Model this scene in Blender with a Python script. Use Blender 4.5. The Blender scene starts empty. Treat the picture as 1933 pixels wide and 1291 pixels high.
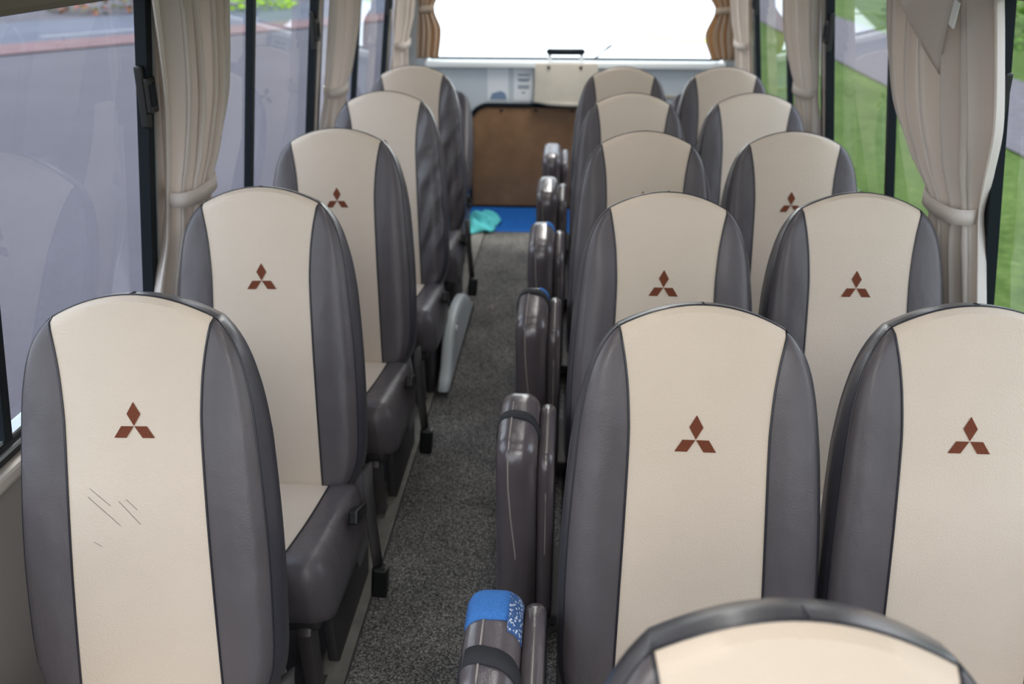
import bpy, bmesh, math, random
from mathutils import Vector, Matrix
random.seed(7)
scene = bpy.context.scene
COL = scene.collection
pi = math.pi

# ------------------------------------------------------------------ materials
def lin(c):
    return tuple(((v/255)/12.92 if v/255 <= .04045 else ((v/255+.055)/1.055)**2.4) for v in c) + (1,)

def nodes(name):
    m = bpy.data.materials.new(name); m.use_nodes = True
    nt = m.node_tree
    return m, nt, nt.nodes, nt.links, nt.nodes['Principled BSDF']

def coords(nt, scale=1.0):
    tc = nt.nodes.new('ShaderNodeTexCoord')
    mp = nt.nodes.new('ShaderNodeMapping'); mp.inputs['Scale'].default_value = (scale,)*3 if not isinstance(scale, tuple) else scale
    nt.links.new(tc.outputs['Object'], mp.inputs['Vector'])
    return mp.outputs['Vector']

def noise(nt, vec, scale, detail=3, rough=.5):
    n = nt.nodes.new('ShaderNodeTexNoise'); n.inputs['Scale'].default_value = scale
    n.inputs['Detail'].default_value = detail; n.inputs['Roughness'].default_value = rough
    nt.links.new(vec, n.inputs['Vector'])
    return n.outputs['Fac']

def ramp(nt, fac, stops):
    r = nt.nodes.new('ShaderNodeValToRGB')
    while len(r.color_ramp.elements) < len(stops): r.color_ramp.elements.new(.5)
    for e, (p, c) in zip(r.color_ramp.elements, stops):
        e.position = p; e.color = lin(c)
    nt.links.new(fac, r.inputs['Fac'])
    return r.outputs['Color']

def bump(nt, b, height, strength=.3, dist=.001, chain=None):
    n = nt.nodes.new('ShaderNodeBump'); n.inputs['Strength'].default_value = strength
    n.inputs['Distance'].default_value = dist
    nt.links.new(height, n.inputs['Height'])
    if chain is not None: nt.links.new(chain, n.inputs['Normal'])
    nt.links.new(n.outputs['Normal'], b.inputs['Normal'])
    return n.outputs['Normal']

def plain(name, c, rough=.5, metal=0, spec=.5, var=0, vs=8, bs=0, bscale=300):
    m, nt, N, L, b = nodes(name)
    b.inputs['Base Color'].default_value = lin(c); b.inputs['Roughness'].default_value = rough
    b.inputs['Metallic'].default_value = metal; b.inputs['Specular IOR Level'].default_value = spec
    v = coords(nt)
    if var:
        c0 = tuple(max(0, x-var) for x in c); c1 = tuple(min(255, x+var) for x in c)
        L.new(ramp(nt, noise(nt, v, vs, 4), [(.3, c0), (.7, c1)]), b.inputs['Base Color'])
    if bs: bump(nt, b, noise(nt, v, bscale, 3), bs)
    return m

def vinyl(name, c, rough=.42, var=5, spec=.5, coarse=.5, wrinkle=.0):
    m, nt, N, L, b = nodes(name)
    v = coords(nt)
    c0 = tuple(max(0, x-var) for x in c); c1 = tuple(min(255, x+var) for x in c)
    L.new(ramp(nt, noise(nt, v, 5, 3), [(.3, c0), (.7, c1)]), b.inputs['Base Color'])
    b.inputs['Roughness'].default_value = rough; b.inputs['Specular IOR Level'].default_value = spec
    vo = N.new('ShaderNodeTexVoronoi'); vo.inputs['Scale'].default_value = 330
    L.new(v, vo.inputs['Vector'])
    ch = bump(nt, b, vo.outputs['Distance'], coarse, .0006)
    if wrinkle:
        bump(nt, b, noise(nt, coords(nt, (14, 14, 6)), 1.3, 2), wrinkle, .02, ch)
    return m

M = {}
M['beige'] = vinyl('beige_vinyl', (222, 206, 188), .5, 3, .35, .8)
M['grey'] = vinyl('grey_vinyl', (91, 86, 89), .40, 5, .45, .45, .3)
M['gusset'] = vinyl('charcoal_vinyl', (70, 69, 76), .32, 4, .55, .4)
M['jump'] = vinyl('taupe_vinyl', (96, 89, 93), .24, 6, .6, .35, .25)
m = M['grey'].copy(); m.name = 'creased_grey_vinyl'
nt = m.node_tree; b = nt.nodes['Principled BSDF']
wv = nt.nodes.new('ShaderNodeTexWave'); wv.bands_direction = 'DIAGONAL'; wv.inputs['Scale'].default_value = 5.5; wv.inputs['Distortion'].default_value = 3.5; wv.inputs['Detail'].default_value = 1.5; wv.inputs['Detail Scale'].default_value = 1.2
nt.links.new(coords(nt, (1.6, .2, -.75)), wv.inputs['Vector'])
bump(nt, b, wv.outputs['Fac'], .55, .022)
M['creased'] = m
M['piping'] = plain('dark_piping', (45, 45, 52), .25)
M['seam'] = plain('pale_stitching', (168, 158, 152), .6)
M['logo'] = plain('rust_embroidery', (116, 60, 36), .9, bs=.8, bscale=900, var=8, vs=400)
M['scuff'] = plain('pen_mark', (104, 98, 92), .8)
for k_, w_ in (('jump', .7), ('gusset', .5), ('grey', .15), ('creased', .3)):
    b_ = M[k_].node_tree.nodes['Principled BSDF'] if k_ in M else None
    if b_: b_.inputs['Coat Weight'].default_value = w_; b_.inputs['Coat Roughness'].default_value = .22
M['darkvinyl'] = vinyl('dark_vinyl', (52, 48, 52), .4, 4)
M['strap'] = plain('black_elastic', (44, 45, 50), .75, bs=.4, bscale=700)
M['webbing'] = plain('belt_webbing', (62, 60, 60), .7, bs=.4, bscale=600)
M['belt_light'] = plain('grey_webbing', (128, 122, 126), .55)
M['black'] = plain('black_plastic', (13, 15, 17), .38)
M['bluefab'] = plain('blue_upholstery', (62, 122, 196), .9, var=8, vs=300, bs=.4, bscale=500)
m, nt, N, L, b = nodes('white_blue_mesh_fabric')
vo = N.new('ShaderNodeTexVoronoi'); vo.inputs['Scale'].default_value = 170; L.new(coords(nt), vo.inputs['Vector'])
L.new(ramp(nt, vo.outputs['Distance'], [(.30, (205, 216, 230)), (.42, (60, 95, 150))]), b.inputs['Base Color']); b.inputs['Roughness'].default_value = .9
M['meshfab'] = m
M['metal'] = plain('seat_steel', (88, 84, 84), .45, .4)
M['darkmetal'] = plain('dark_steel', (60, 58, 60), .5, .2)
M['shell'] = plain('grey_plastic_shell', (112, 108, 114), .45)
M['wall'] = plain('beige_wall_panel', (150, 143, 136), .55, var=4, vs=3)
M['pillar'] = plain('beige_pillar', (196, 186, 176), .5, var=4, vs=6)
M['ceil'] = plain('ceiling_lining', (214, 207, 196), .8)
M['toprail'] = plain('brown_top_trim', (108, 98, 84), .5)
M['frame'] = plain('dark_window_frame', (20, 28, 34), .6, spec=.2)
M['alu'] = plain('aluminium_trim', (170, 178, 180), .35, .6)
M['rubber'] = plain('rubber_seal', (22, 24, 26), .6)
M['reardoor'] = plain('pale_rear_panel', (206, 215, 221), .45, var=4, vs=4)
M['whiteledge'] = plain('white_ledge', (232, 236, 236), .4)
M['cover'] = plain('warm_grey_cover', (188, 181, 168), .5, var=4, vs=10)
M['paper'] = plain('white_paper', (240, 244, 248), .7)
M['paper2'] = plain('pale_blue_print', (126, 150, 178), .7)
M['ink'] = plain('grey_ink', (112, 126, 142), .7)
M['mat'] = plain('blue_mat', (0, 104, 196), .8, var=10, vs=60, bs=.5, bscale=400)
M['turq'] = plain('turquoise_cloth', (104, 226, 232), .85, var=10, vs=30)
M['archc'] = plain('pale_plastic', (208, 217, 221), .35, var=4, vs=8)
M['sidetrim'] = plain('pale_floor_edging', (120, 117, 111), .6, var=10, vs=20)
M['floor'] = plain('grey_floor_vinyl', (72, 71, 76), .7, var=6, vs=20)
M['white'] = plain('white_plastic', (228, 230, 230), .4)
M['redbtn'] = plain('red_button', (150, 20, 24), .4)

# carpet
m, nt, N, L, b = nodes('looped_carpet')
v = coords(nt)
mx = N.new('ShaderNodeMixRGB'); mx.blend_type = 'MULTIPLY'; mx.inputs['Fac'].default_value = 1
L.new(ramp(nt, noise(nt, v, 210, 3, .7), [(.36, (54, 54, 58)), (.5, (116, 116, 117)), (.66, (200, 198, 194))]), mx.inputs['Color1'])
L.new(ramp(nt, noise(nt, v, 5, 4), [(.3, (205, 205, 205)), (.7, (255, 252, 246))]), mx.inputs['Color2'])
L.new(mx.outputs['Color'], b.inputs['Base Color']); b.inputs['Roughness'].default_value = .95
b.inputs['Specular IOR Level'].default_value = .1
bump(nt, b, noise(nt, v, 260, 2), .8, .004)
M['carpet'] = m

# plywood
m, nt, N, L, b = nodes('brown_hardboard')
v = coords(nt, (1, 1, 1))
L.new(ramp(nt, noise(nt, v, 9, 6, .65), [(.25, (134, 100, 70)), (.6, (158, 120, 86)), (.8, (176, 138, 104))]), b.inputs['Base Color'])
b.inputs['Roughness'].default_value = .55
M['board'] = m

# curtain cloth: diffuse + translucent
def cloth(name, c, tr):
    m, nt, N, L, b = nodes(name)
    b.inputs['Base Color'].default_value = lin(c); b.inputs['Roughness'].default_value = .62
    b.inputs['Specular IOR Level'].default_value = .25
    t = N.new('ShaderNodeBsdfTranslucent'); t.inputs['Color'].default_value = lin(tr)
    mix = N.new('ShaderNodeMixShader'); mix.inputs[0].default_value = .40
    L.new(b.outputs[0], mix.inputs[1]); L.new(t.outputs[0], mix.inputs[2])
    L.new(mix.outputs[0], N['Material Output'].inputs['Surface'])
    bump(nt, b, noise(nt, coords(nt, (1, 1, .25)), 30, 2), .25, .004)
    return m
M['curtain'] = cloth('cream_curtain', (240, 232, 226), (236, 228, 218))
M['curtain_rear'] = cloth('cream_rear_curtain', (205, 190, 172), (215, 180, 135))

# glass: thin, mostly transparent, with Fresnel-like mirror
def glass(name, tint, base=.07):
    m = bpy.data.materials.new(name); m.use_nodes = True
    nt = m.node_tree; N, L = nt.nodes, nt.links
    N.remove(N['Principled BSDF'])
    tr = N.new('ShaderNodeBsdfTransparent'); tr.inputs['Color'].default_value = tint + (1,)
    gl = N.new('ShaderNodeBsdfGlossy'); gl.inputs['Roughness'].default_value = .01
    gl.inputs['Color'].default_value = (.95, .97, 1, 1)
    lw = N.new('ShaderNodeLayerWeight'); lw.inputs['Blend'].default_value = .5
    pw = N.new('ShaderNodeMath'); pw.operation = 'POWER'; pw.inputs[1].default_value = 5.0
    L.new(lw.outputs['Facing'], pw.inputs[0])
    ma = N.new('ShaderNodeMath'); ma.operation = 'MULTIPLY_ADD'; ma.inputs[1].default_value = .9; ma.inputs[2].default_value = base
    L.new(pw.outputs[0], ma.inputs[0])
    mn = N.new('ShaderNodeMath'); mn.operation = 'MINIMUM'; mn.inputs[1].default_value = .95
    L.new(ma.outputs[0], mn.inputs[0])
    mix = N.new('ShaderNodeMixShader'); L.new(mn.outputs[0], mix.inputs[0])
    L.new(tr.outputs[0], mix.inputs[1]); L.new(gl.outputs[0], mix.inputs[2])
    L.new(mix.outputs[0], N['Material Output'].inputs['Surface'])
    return m
M['glass'] = glass('window_glass', (.86, .89, .90), .05)
M['glass_rear'] = glass('rear_glass', (.92, .96, .93), .04)

# outside
m, nt, N, L, b = nodes('asphalt')
v = coords(nt)
mx = N.new('ShaderNodeMixRGB'); mx.blend_type = 'MULTIPLY'; mx.inputs['Fac'].default_value = 1
L.new(ramp(nt, noise(nt, v, 45, 6, .7), [(.35, (66, 62, 70)), (.65, (84, 80, 89))]), mx.inputs['Color1'])
L.new(ramp(nt, noise(nt, v, .35, 4), [(.3, (228, 228, 230)), (.7, (255, 255, 255))]), mx.inputs['Color2'])
L.new(mx.outputs['Color'], b.inputs['Base Color']); b.inputs['Roughness'].default_value = .9
M['asphalt'] = m
M['road'] = plain('road_asphalt', (72, 77, 92), .85, var=8, vs=.6)
M['redstrip'] = plain('red_paving', (106, 78, 80), .9, var=8, vs=2)
M['paint'] = plain('road_paint', (140, 140, 146), .8)
M['glarewhite'] = plain('rear_glare_white', (250, 250, 248), .9)  # glare behind the rear window, put into a near-white base colour
M['path'] = plain('path_paving', (92, 86, 90), .9, var=12, vs=6)
m, nt, N, L, b = nodes('lawn_grass')
v = coords(nt)
mx = N.new('ShaderNodeMixRGB'); mx.blend_type = 'MULTIPLY'; mx.inputs['Fac'].default_value = 1
L.new(ramp(nt, noise(nt, v, 9, 6, .75), [(.3, (58, 80, 32)), (.5, (84, 105, 46)), (.72, (114, 128, 72))]), mx.inputs['Color1'])
L.new(ramp(nt, noise(nt, v, .8, 3), [(.3, (205, 215, 195)), (.7, (255, 255, 255))]), mx.inputs['Color2'])
L.new(mx.outputs['Color'], b.inputs['Base Color']); b.inputs['Roughness'].default_value = .95
b.inputs['Specular IOR Level'].default_value = .1
M['lawn'] = m
m, nt, N, L, b = nodes('foliage')
v = coords(nt)
L.new(ramp(nt, noise(nt, v, 5, 6, .8), [(.3, (40, 70, 20)), (.5, (92, 132, 40)), (.7, (150, 180, 70))]), b.inputs['Base Color']); b.inputs['Roughness'].default_value = .8
M['leaf'] = m
m, nt, N, L, b = nodes('flowering_foliage')
v = coords(nt)
L.new(ramp(nt, noise(nt, v, 3, 4, .7), [(.3, (70, 84, 40)), (.48, (120, 130, 70)), (.56, (190, 92, 60)), (.7, (205, 110, 80))]), b.inputs['Base Color'])
M['flower'] = m
M['limeleaf'] = plain('lime_foliage', (176, 214, 40), .7, var=26, vs=6)

# ------------------------------------------------------------------ mesh helpers
def mesh_obj(name, verts, faces, mat, parent=None, loc=None, smooth=True, kind=None):
    me = bpy.data.meshes.new(name)
    me.from_pydata([tuple(v) for v in verts], [], faces)
    me.update()
    bm = bmesh.new(); bm.from_mesh(me)
    bmesh.ops.recalc_face_normals(bm, faces=bm.faces); bm.to_mesh(me); bm.free()
    if smooth:
        for p in me.polygons: p.use_smooth = True
    o = bpy.data.objects.new(name, me); COL.objects.link(o)
    me.materials.append(mat)
    if parent is not None: o.parent = parent
    if loc is not None: o.location = loc
    if kind: o['kind'] = kind
    return o

class MB:
    """collects shapes into one mesh"""
    def __init__(s): s.v = []; s.f = []
    def add(s, vs, fs):
        n = len(s.v); s.v += [Vector(v) for v in vs]; s.f += [tuple(i+n for i in f) for f in fs]; return s
    def box(s, c, d, rot=None, bev=0):
        x, y, z = [q/2 for q in d]; c = Vector(c)
        if bev:
            bm = bmesh.new(); bmesh.ops.create_cube(bm, size=1)
            for v in bm.verts: v.co = Vector((v.co.x*d[0], v.co.y*d[1], v.co.z*d[2]))
            bmesh.ops.bevel(bm, geom=bm.edges[:], offset=bev, segments=2, affect='EDGES', profile=.6)
            bm.verts.index_update()
            vs = [v.co.copy() for v in bm.verts]; fs = [tuple(v.index for v in f.verts) for f in bm.faces]; bm.free()
        else:
            vs = [Vector((a, b_, e)) for a in (-x, x) for b_ in (-y, y) for e in (-z, z)]
            fs = [(0, 1, 3, 2), (4, 6, 7, 5), (0, 4, 5, 1), (2, 3, 7, 6), (0, 2, 6, 4), (1, 5, 7, 3)]
        if rot is not None: vs = [rot @ v for v in vs]
        return s.add([v+c for v in vs], fs)
    def tube(s, pts, r, seg=8, closed=False, flat=None):
        pts = [Vector(p) for p in pts]; n = len(pts); rings = []
        up0 = Vector((0, 0, 1))
        prev = None
        for i, p in enumerate(pts):
            a = pts[(i-1) % n] if (closed or i > 0) else p
            c = pts[(i+1) % n] if (closed or i < n-1) else p
            t = (c-a).normalized() if (c-a).length > 1e-9 else Vector((0, 0, 1))
            if prev is None:
                u = up0 if abs(t.dot(up0)) < .9 else Vector((1, 0, 0))
                x = t.cross(u).normalized()
            else:
                x = (prev - t*prev.dot(t)).normalized()
            prev = x; y = t.cross(x)
            rr = r[i] if isinstance(r, (list, tuple)) else r
            fl = 1 if flat is None else flat
            rings.append([p + x*math.cos(2*pi*k/seg)*rr + y*math.sin(2*pi*k/seg)*rr*fl for k in range(seg)])
        vs = [v for rg in rings for v in rg]; fs = []
        m = n if closed else n-1
        for i in range(m):
            for k in range(seg):
                a = i*seg+k; b_ = i*seg+(k+1) % seg; j = ((i+1) % n)*seg
                fs.append((a, b_, j+(k+1) % seg, j+k))
        if not closed:
            fs.append(tuple(range(seg))[::-1]); fs.append(tuple((n-1)*seg+k for k in range(seg)))
        return s.add(vs, fs)
    def ribbon(s, pts, width, thick):
        """flat band along pts; width vector fixed"""
        pts = [Vector(p) for p in pts]; w = Vector(width)/2; n = len(pts); vs = []; fs = []
        for i, p in enumerate(pts):
            t = (pts[min(i+1, n-1)]-pts[max(i-1, 0)]).normalized(); nn = t.cross(w).normalized()*thick/2
            vs += [p-w-nn, p+w-nn, p+w+nn, p-w+nn]
        for i in range(n-1):
            for k in range(4):
                fs.append((i*4+k, i*4+(k+1) % 4, i*4+4+(k+1) % 4, i*4+4+k))
        fs += [(3, 2, 1, 0), tuple((n-1)*4+k for k in range(4))]
        return s.add(vs, fs)
    def slab(s, outline, t, r, fmap, n=4):
        """rounded plate: 2D outline (list of (a,b)) with thickness t, edge radius r; fmap(a,b,w)->3D"""
        pts = [Vector(p) for p in outline]; k = len(pts)
        area = sum(pts[i].x*pts[(i+1) % k].y-pts[(i+1) % k].x*pts[i].y for i in range(k))
        sg = 1 if area > 0 else -1
        nor = []
        for i in range(k):
            e = (pts[(i+1) % k]-pts[i-1]); e = e.normalized() if e.length > 1e-9 else Vector((1, 0))
            nor.append(Vector((e.y, -e.x))*sg)
        prof = [(-t/2+r*(1-math.sin(a)), r*(1-math.cos(a))) for a in [pi/2*(1-j/n) for j in range(n+1)]]
        prof = prof + [(-w, i_) for (w, i_) in prof[::-1]]
        vs = []; fs = []
        for (w, ins) in prof:
            for p, q in zip(pts, nor):
                c = p-q*ins; vs.append(fmap(c.x, c.y, w))
        for j in range(len(prof)-1):
            for i in range(k):
                fs.append((j*k+i, j*k+(i+1) % k, (j+1)*k+(i+1) % k, (j+1)*k+i))
        fs.append(tuple(range(k))[::-1]); fs.append(tuple((len(prof)-1)*k+i for i in range(k)))
        return s.add(vs, fs)
    def obj(s, name, mat, parent=None, loc=None, smooth=False, kind=None, auto=False):
        off = Vector(loc) if loc is not None else Vector((0, 0, 0))
        o = mesh_obj(name, [v-off for v in s.v], s.f, mat, parent, loc, smooth, kind)
        if auto: smooth_by_angle(o)
        return o

def smooth_by_angle(o, ang=35):
    me = o.data
    for p in me.polygons: p.use_smooth = True
    bm = bmesh.new(); bm.from_mesh(me)
    for e in bm.edges:
        if len(e.link_faces) == 2 and e.calc_face_angle(0) > math.radians(ang): e.smooth = False
    bm.to_mesh(me); bm.free()

def thing(name, label, cat, loc=(0, 0, 0), rotz=0, group=None):
    o = bpy.data.objects.new(name, None); COL.objects.link(o)
    o.empty_display_size = .1
    o.location = loc; o.rotation_euler = (0, 0, rotz)
    o['label'] = label; o['category'] = cat
    if group: o['group'] = group
    return o
def tag(o, label, cat, group=None):
    o['label'] = label; o['category'] = cat
    if group: o['group'] = group
    return o
def dup(root, loc, label):
    r = root.copy(); COL.objects.link(r); r.location = loc; r['label'] = label
    for ch in list(root.children):
        c = ch.copy(); COL.objects.link(c); c.parent = r
        for g in list(ch.children):
            d = g.copy(); COL.objects.link(d); d.parent = c
    return r
def structure(o):
    o['kind'] = 'structure'; return o

def interp(tab, x):
    if x <= tab[0][0]: return tab[0][1]
    if x >= tab[-1][0]: return tab[-1][1]
    n = len(tab)
    for i in range(n-1):
        x0, y0 = tab[i]; x1, y1 = tab[i+1]
        if x0 <= x <= x1:
            def slope(j):
                if j == 0: return (tab[1][1]-tab[0][1])/(tab[1][0]-tab[0][0])
                if j == n-1: return (tab[-1][1]-tab[-2][1])/(tab[-1][0]-tab[-2][0])
                a = (tab[j][1]-tab[j-1][1])/(tab[j][0]-tab[j-1][0]); b_ = (tab[j+1][1]-tab[j][1])/(tab[j+1][0]-tab[j][0])
                return 0 if a*b_ <= 0 else 2*a*b_/(a+b_)
            h = x1-x0; t = (x-x0)/h; m0 = slope(i)*h; m1 = slope(i+1)*h
            return (2*t**3-3*t*t+1)*y0+(t**3-2*t*t+t)*m0+(-2*t**3+3*t*t)*y1+(t**3-t*t)*m1

# ------------------------------------------------------------------ padded cushion builder (seat backs and cushions)
def padded(rows, hw, pw, topf, botf, cols, bcols, depth, R, T, bulge, pos):
    """panel + bolsters over a 2D outline, rolled edge of radius R, gusset to thickness T.
    returns (body verts,faces),(panel verts,faces), piping polylines (3D)"""
    s0, s1 = rows[0], rows[-1]; NR = len(rows)-1
    V2 = []; idx = {}
    def vid(u, s):
        k = (round(u, 5), round(s, 5))
        if k not in idx: idx[k] = len(V2); V2.append((u, s))
        return idx[k]
    pa = [[None]*(cols+1) for _ in range(NR+1)]
    for i, s in enumerate(rows):
        b_ = i/NR; b_ = (s-s0)/(s1-s0)
        for j in range(cols+1):
            a = j/cols
            Tt = topf((2*a-1)*pw(s0)); Bb = botf((2*a-1)*pw(s1))
            u = (2*a-1)*pw(s)
            # Coons in s: rows bend to follow top arc and bottom line
            ss = s + (1-b_)**3*(Tt-s0) + b_**3*(Bb-s1)
            pa[i][j] = vid(u, ss)
    pf = [(pa[i][j], pa[i][j+1], pa[i+1][j+1], pa[i+1][j]) for i in range(NR) for j in range(cols)]
    bf = []
    for sg in (-1, 1):
        g = []
        for i, s in enumerate(rows):
            p0, p1 = pw(s), max(hw(s), pw(s))
            ss0 = V2[pa[i][0]][1]
            b_ = (s-s0)/(s1-s0)
            row = []
            for j in range(bcols+1):
                u = p0+(p1-p0)*j/bcols
                ss = ss0 if j == 0 else s + b_**3*(botf(u)-s1)
                row.append(vid(sg*u, ss))
            g.append(row)
        for i in range(NR):
            for j in range(bcols):
                f = []
                for q in (g[i][j], g[i][j+1], g[i+1][j+1], g[i+1][j]):
                    if q not in f: f.append(q)
                if len(f) >= 3: bf.append(tuple(f))
    # boundary loop
    ec = {}
    for f in pf+bf:
        for a, b_ in zip(f, f[1:]+f[:1]):
            k = (min(a, b_), max(a, b_)); ec[k] = ec.get(k, 0)+1
    adj = {}
    for (a, b_), c in ec.items():
        if c == 1: adj.setdefault(a, []).append(b_); adj.setdefault(b_, []).append(a)
    start = min(adj, key=lambda q: V2[q][1]*1000+abs(V2[q][0])); loop = [start]; prev = None; cur = start
    while True:
        nx = [q for q in adj[cur] if q != prev]
        nx = nx[0]
        if nx == start: break
        loop.append(nx); prev, cur = cur, nx
    LP = [Vector(V2[q]) for q in loop]; nL = len(LP)
    def dist(p):
        best = 9
        p = Vector(p)
        for i in range(nL):
            a = LP[i]; d = LP[(i+1) % nL]-a; l2 = d.length_squared
            t = 0 if l2 == 0 else max(0, min(1, (p-a).dot(d)/l2))
            q = (a+d*t-p).length
            if q < best: best = q
        return best
    P3 = []; 
    def wf(u, s):
        d = min(dist((u, s)), R)
        return R-math.sqrt(max(0, R*R-(R-d)**2)) + depth(u, s)
    W = [wf(u, s) for (u, s) in V2]
    P3 = [pos(u, s, w) for (u, s), w in zip(V2, W)]
    # gusset rings
    area = sum(LP[i].x*LP[(i+1) % nL].y-LP[(i+1) % nL].x*LP[i].y for i in range(nL))
    sg = 1 if area > 0 else -1
    nor = []
    for i in range(nL):
        e = (LP[(i+1) % nL]-LP[i-1]).normalized(); nor.append(Vector((e.y, -e.x))*sg)
    body_v = list(P3); body_f = list(bf)
    prevr = loop
    prof = [(R+.3*(T-R), bulge[0]), (R+.7*(T-R), bulge[1]), (T-.006, bulge[2]), (T, (lambda q: (bulge[2](q) if callable(bulge[2]) else bulge[2])-.006)), (T+.001, -.03), (T+.002, -.07)]
    for (w, o) in prof:
        ring = []
        for q, p, nn in zip(loop, LP, nor):
            o_ = o(p.y) if callable(o) else o
            c = p+nn*o_
            ring.append(len(body_v)); body_v.append(pos(c.x, c.y, w+depth(c.x, c.y)*.7))
        for i in range(nL):
            j = (i+1) % nL
            body_f.append((prevr[i], prevr[j], ring[j], ring[i]))
        prevr = ring
    body_f.append(tuple(prevr))
    # split panel
    used = sorted({q for f in pf for q in f}); mp = {q: i for i, q in enumerate(used)}
    pv = [P3[q] for q in used]; pff = [tuple(mp[q] for q in f) for f in pf]
    usedb = sorted({q for f in body_f for q in f}); mb = {q: i for i, q in enumerate(usedb)}
    bv = [body_v[q] for q in usedb]; bff = [tuple(mb[q] for q in f) for f in body_f]
    lines = {
        'left': [P3[pa[i][0]] for i in range(NR+1)], 'right': [P3[pa[i][cols]] for i in range(NR+1)],
        'outline': [P3[q] for q in loop]}
    return (bv, bff), (pv, pff), lines, wf

RHO = math.radians(13.9); SR, CR = math.sin(RHO), math.cos(RHO)
ZT = 1.077; LB = .75
HW = [(.0388, .136), (.056, .152), (.09, .171), (.125, .182), (.183, .1925), (.27, .200), (.34, .2050), (.43, .2095), (.5, .211), (.61, .210), (.66, .206), (.705, .193), (.733, .176), (.75, .155)]
PW = [(.0388, .136), (.06, .1315), (.10, .124), (.15, .118), (.22, .1145), (.35, .1165), (.5, .120), (.75, .125)]
hwf = lambda s: interp(HW, s); pwf = lambda s: interp(PW, s)
def back_depth(u, s):
    # padded lumbar swell, puffy wings, slightly dished head
    d = -.012*math.sin(pi*min(1, max(0, (s-.05)/.70)))
    x = abs(u)/max(.05, hwf(max(.039, s)))
    d += .006*(x**4)
    g = (abs(u)-pwf(max(.039, s)))
    if g > 0: d += -.007*math.sin(min(1, g/.09)*pi)
    return d
def back_pos(u, s, w):
    return Vector((u, -s*SR+w*CR, ZT-s*CR-w*SR))
HINGE = Vector((0, -LB*SR+.03, ZT-LB*CR))
rows_b = [.0388+(LB-.0388)*(i/44)**1.15 for i in range(45)]
BODY, PANEL, LINES, WF = padded(rows_b, hwf, pwf, lambda u: 2.1*u*u, lambda u: LB, 20, 8, back_depth, .015, .084, tuple((lambda q, a=a, b_=b_: a+(b_-a)*max(0, min(1, (q-.05)/.2))) for a, b_ in ((.002, .010), (.0, .0125), (-.007, .008))), back_pos)

CHW = [(0, .195), (.02, .210), (.05, .2155), (.2, .2185), (.34, .2185), (.38, .218), (.405, .203), (.42, .178)]
CPW = [(0, .142), (.2, .135), (.42, .118)]
def cush_depth(u, s):
    d = -.010*math.cos(min(1, abs(u)/.22)*pi/2)
    g = abs(u)-interp(CPW, s)
    if g > 0: d += -.006*math.sin(min(1, g/.09)*pi)
    return d
CY0 = -.125; CZ = .362
def cush_pos(u, s, w):
    return Vector((u, CY0-s, CZ+.07*s-w))
rows_c = [.42*i/26 for i in range(27)]
CBODY, CPANEL, CLINES, CWF = padded(rows_c, lambda s: interp(CHW, s), lambda s: interp(CPW, s), lambda u: 0, lambda u: .42-.25*u*u*0, 12, 7, cush_depth, .045, .15, (.004, .003, 0), cush_pos)

def data(name, vf, mat, off=(0, 0, 0), auto=True):
    off = Vector(off)
    o = mesh_obj(name, [v-off for v in vf[0]], vf[1], mat)
    if auto: smooth_by_angle(o, 50)
    return o

LOGO_S = .22
def logo_mb():
    mb = MB()
    def pt(x, y):  # x across (m), y up (m) from the meeting point
        u, s = x, LOGO_S-y
        return back_pos(u, s, WF(u, s)-.0012)
    h = .041; wd = .0115; lw = .034; lh = .0205
    quads = [[(0, 0), (wd, h*.5), (0, h), (-wd, h*.5)],
             [(.0005, -.0005), (.0215, -.0005), (lw, -lh), (.0135, -lh)],
             [(-.0005, -.0005), (-.0135, -lh), (-lw, -lh), (-.0215, -.0005)]]
    for q in quads:
        n = 4; vs = []; fs = []
        for i in range(n+1):
            for j in range(n+1):
                a, b_ = i/n, j/n
                x = (1-a)*(1-b_)*q[0][0]+a*(1-b_)*q[1][0]+a*b_*q[2][0]+(1-a)*b_*q[3][0]
                y = (1-a)*(1-b_)*q[0][1]+a*(1-b_)*q[1][1]+a*b_*q[2][1]+(1-a)*b_*q[3][1]
                vs.append(pt(x, y))
        for i in range(n):
            for j in range(n):
                k = i*(n+1)+j; fs.append((k, k+1, k+n+2, k+n+1))
        mb.add(vs, fs)
    return mb

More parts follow.
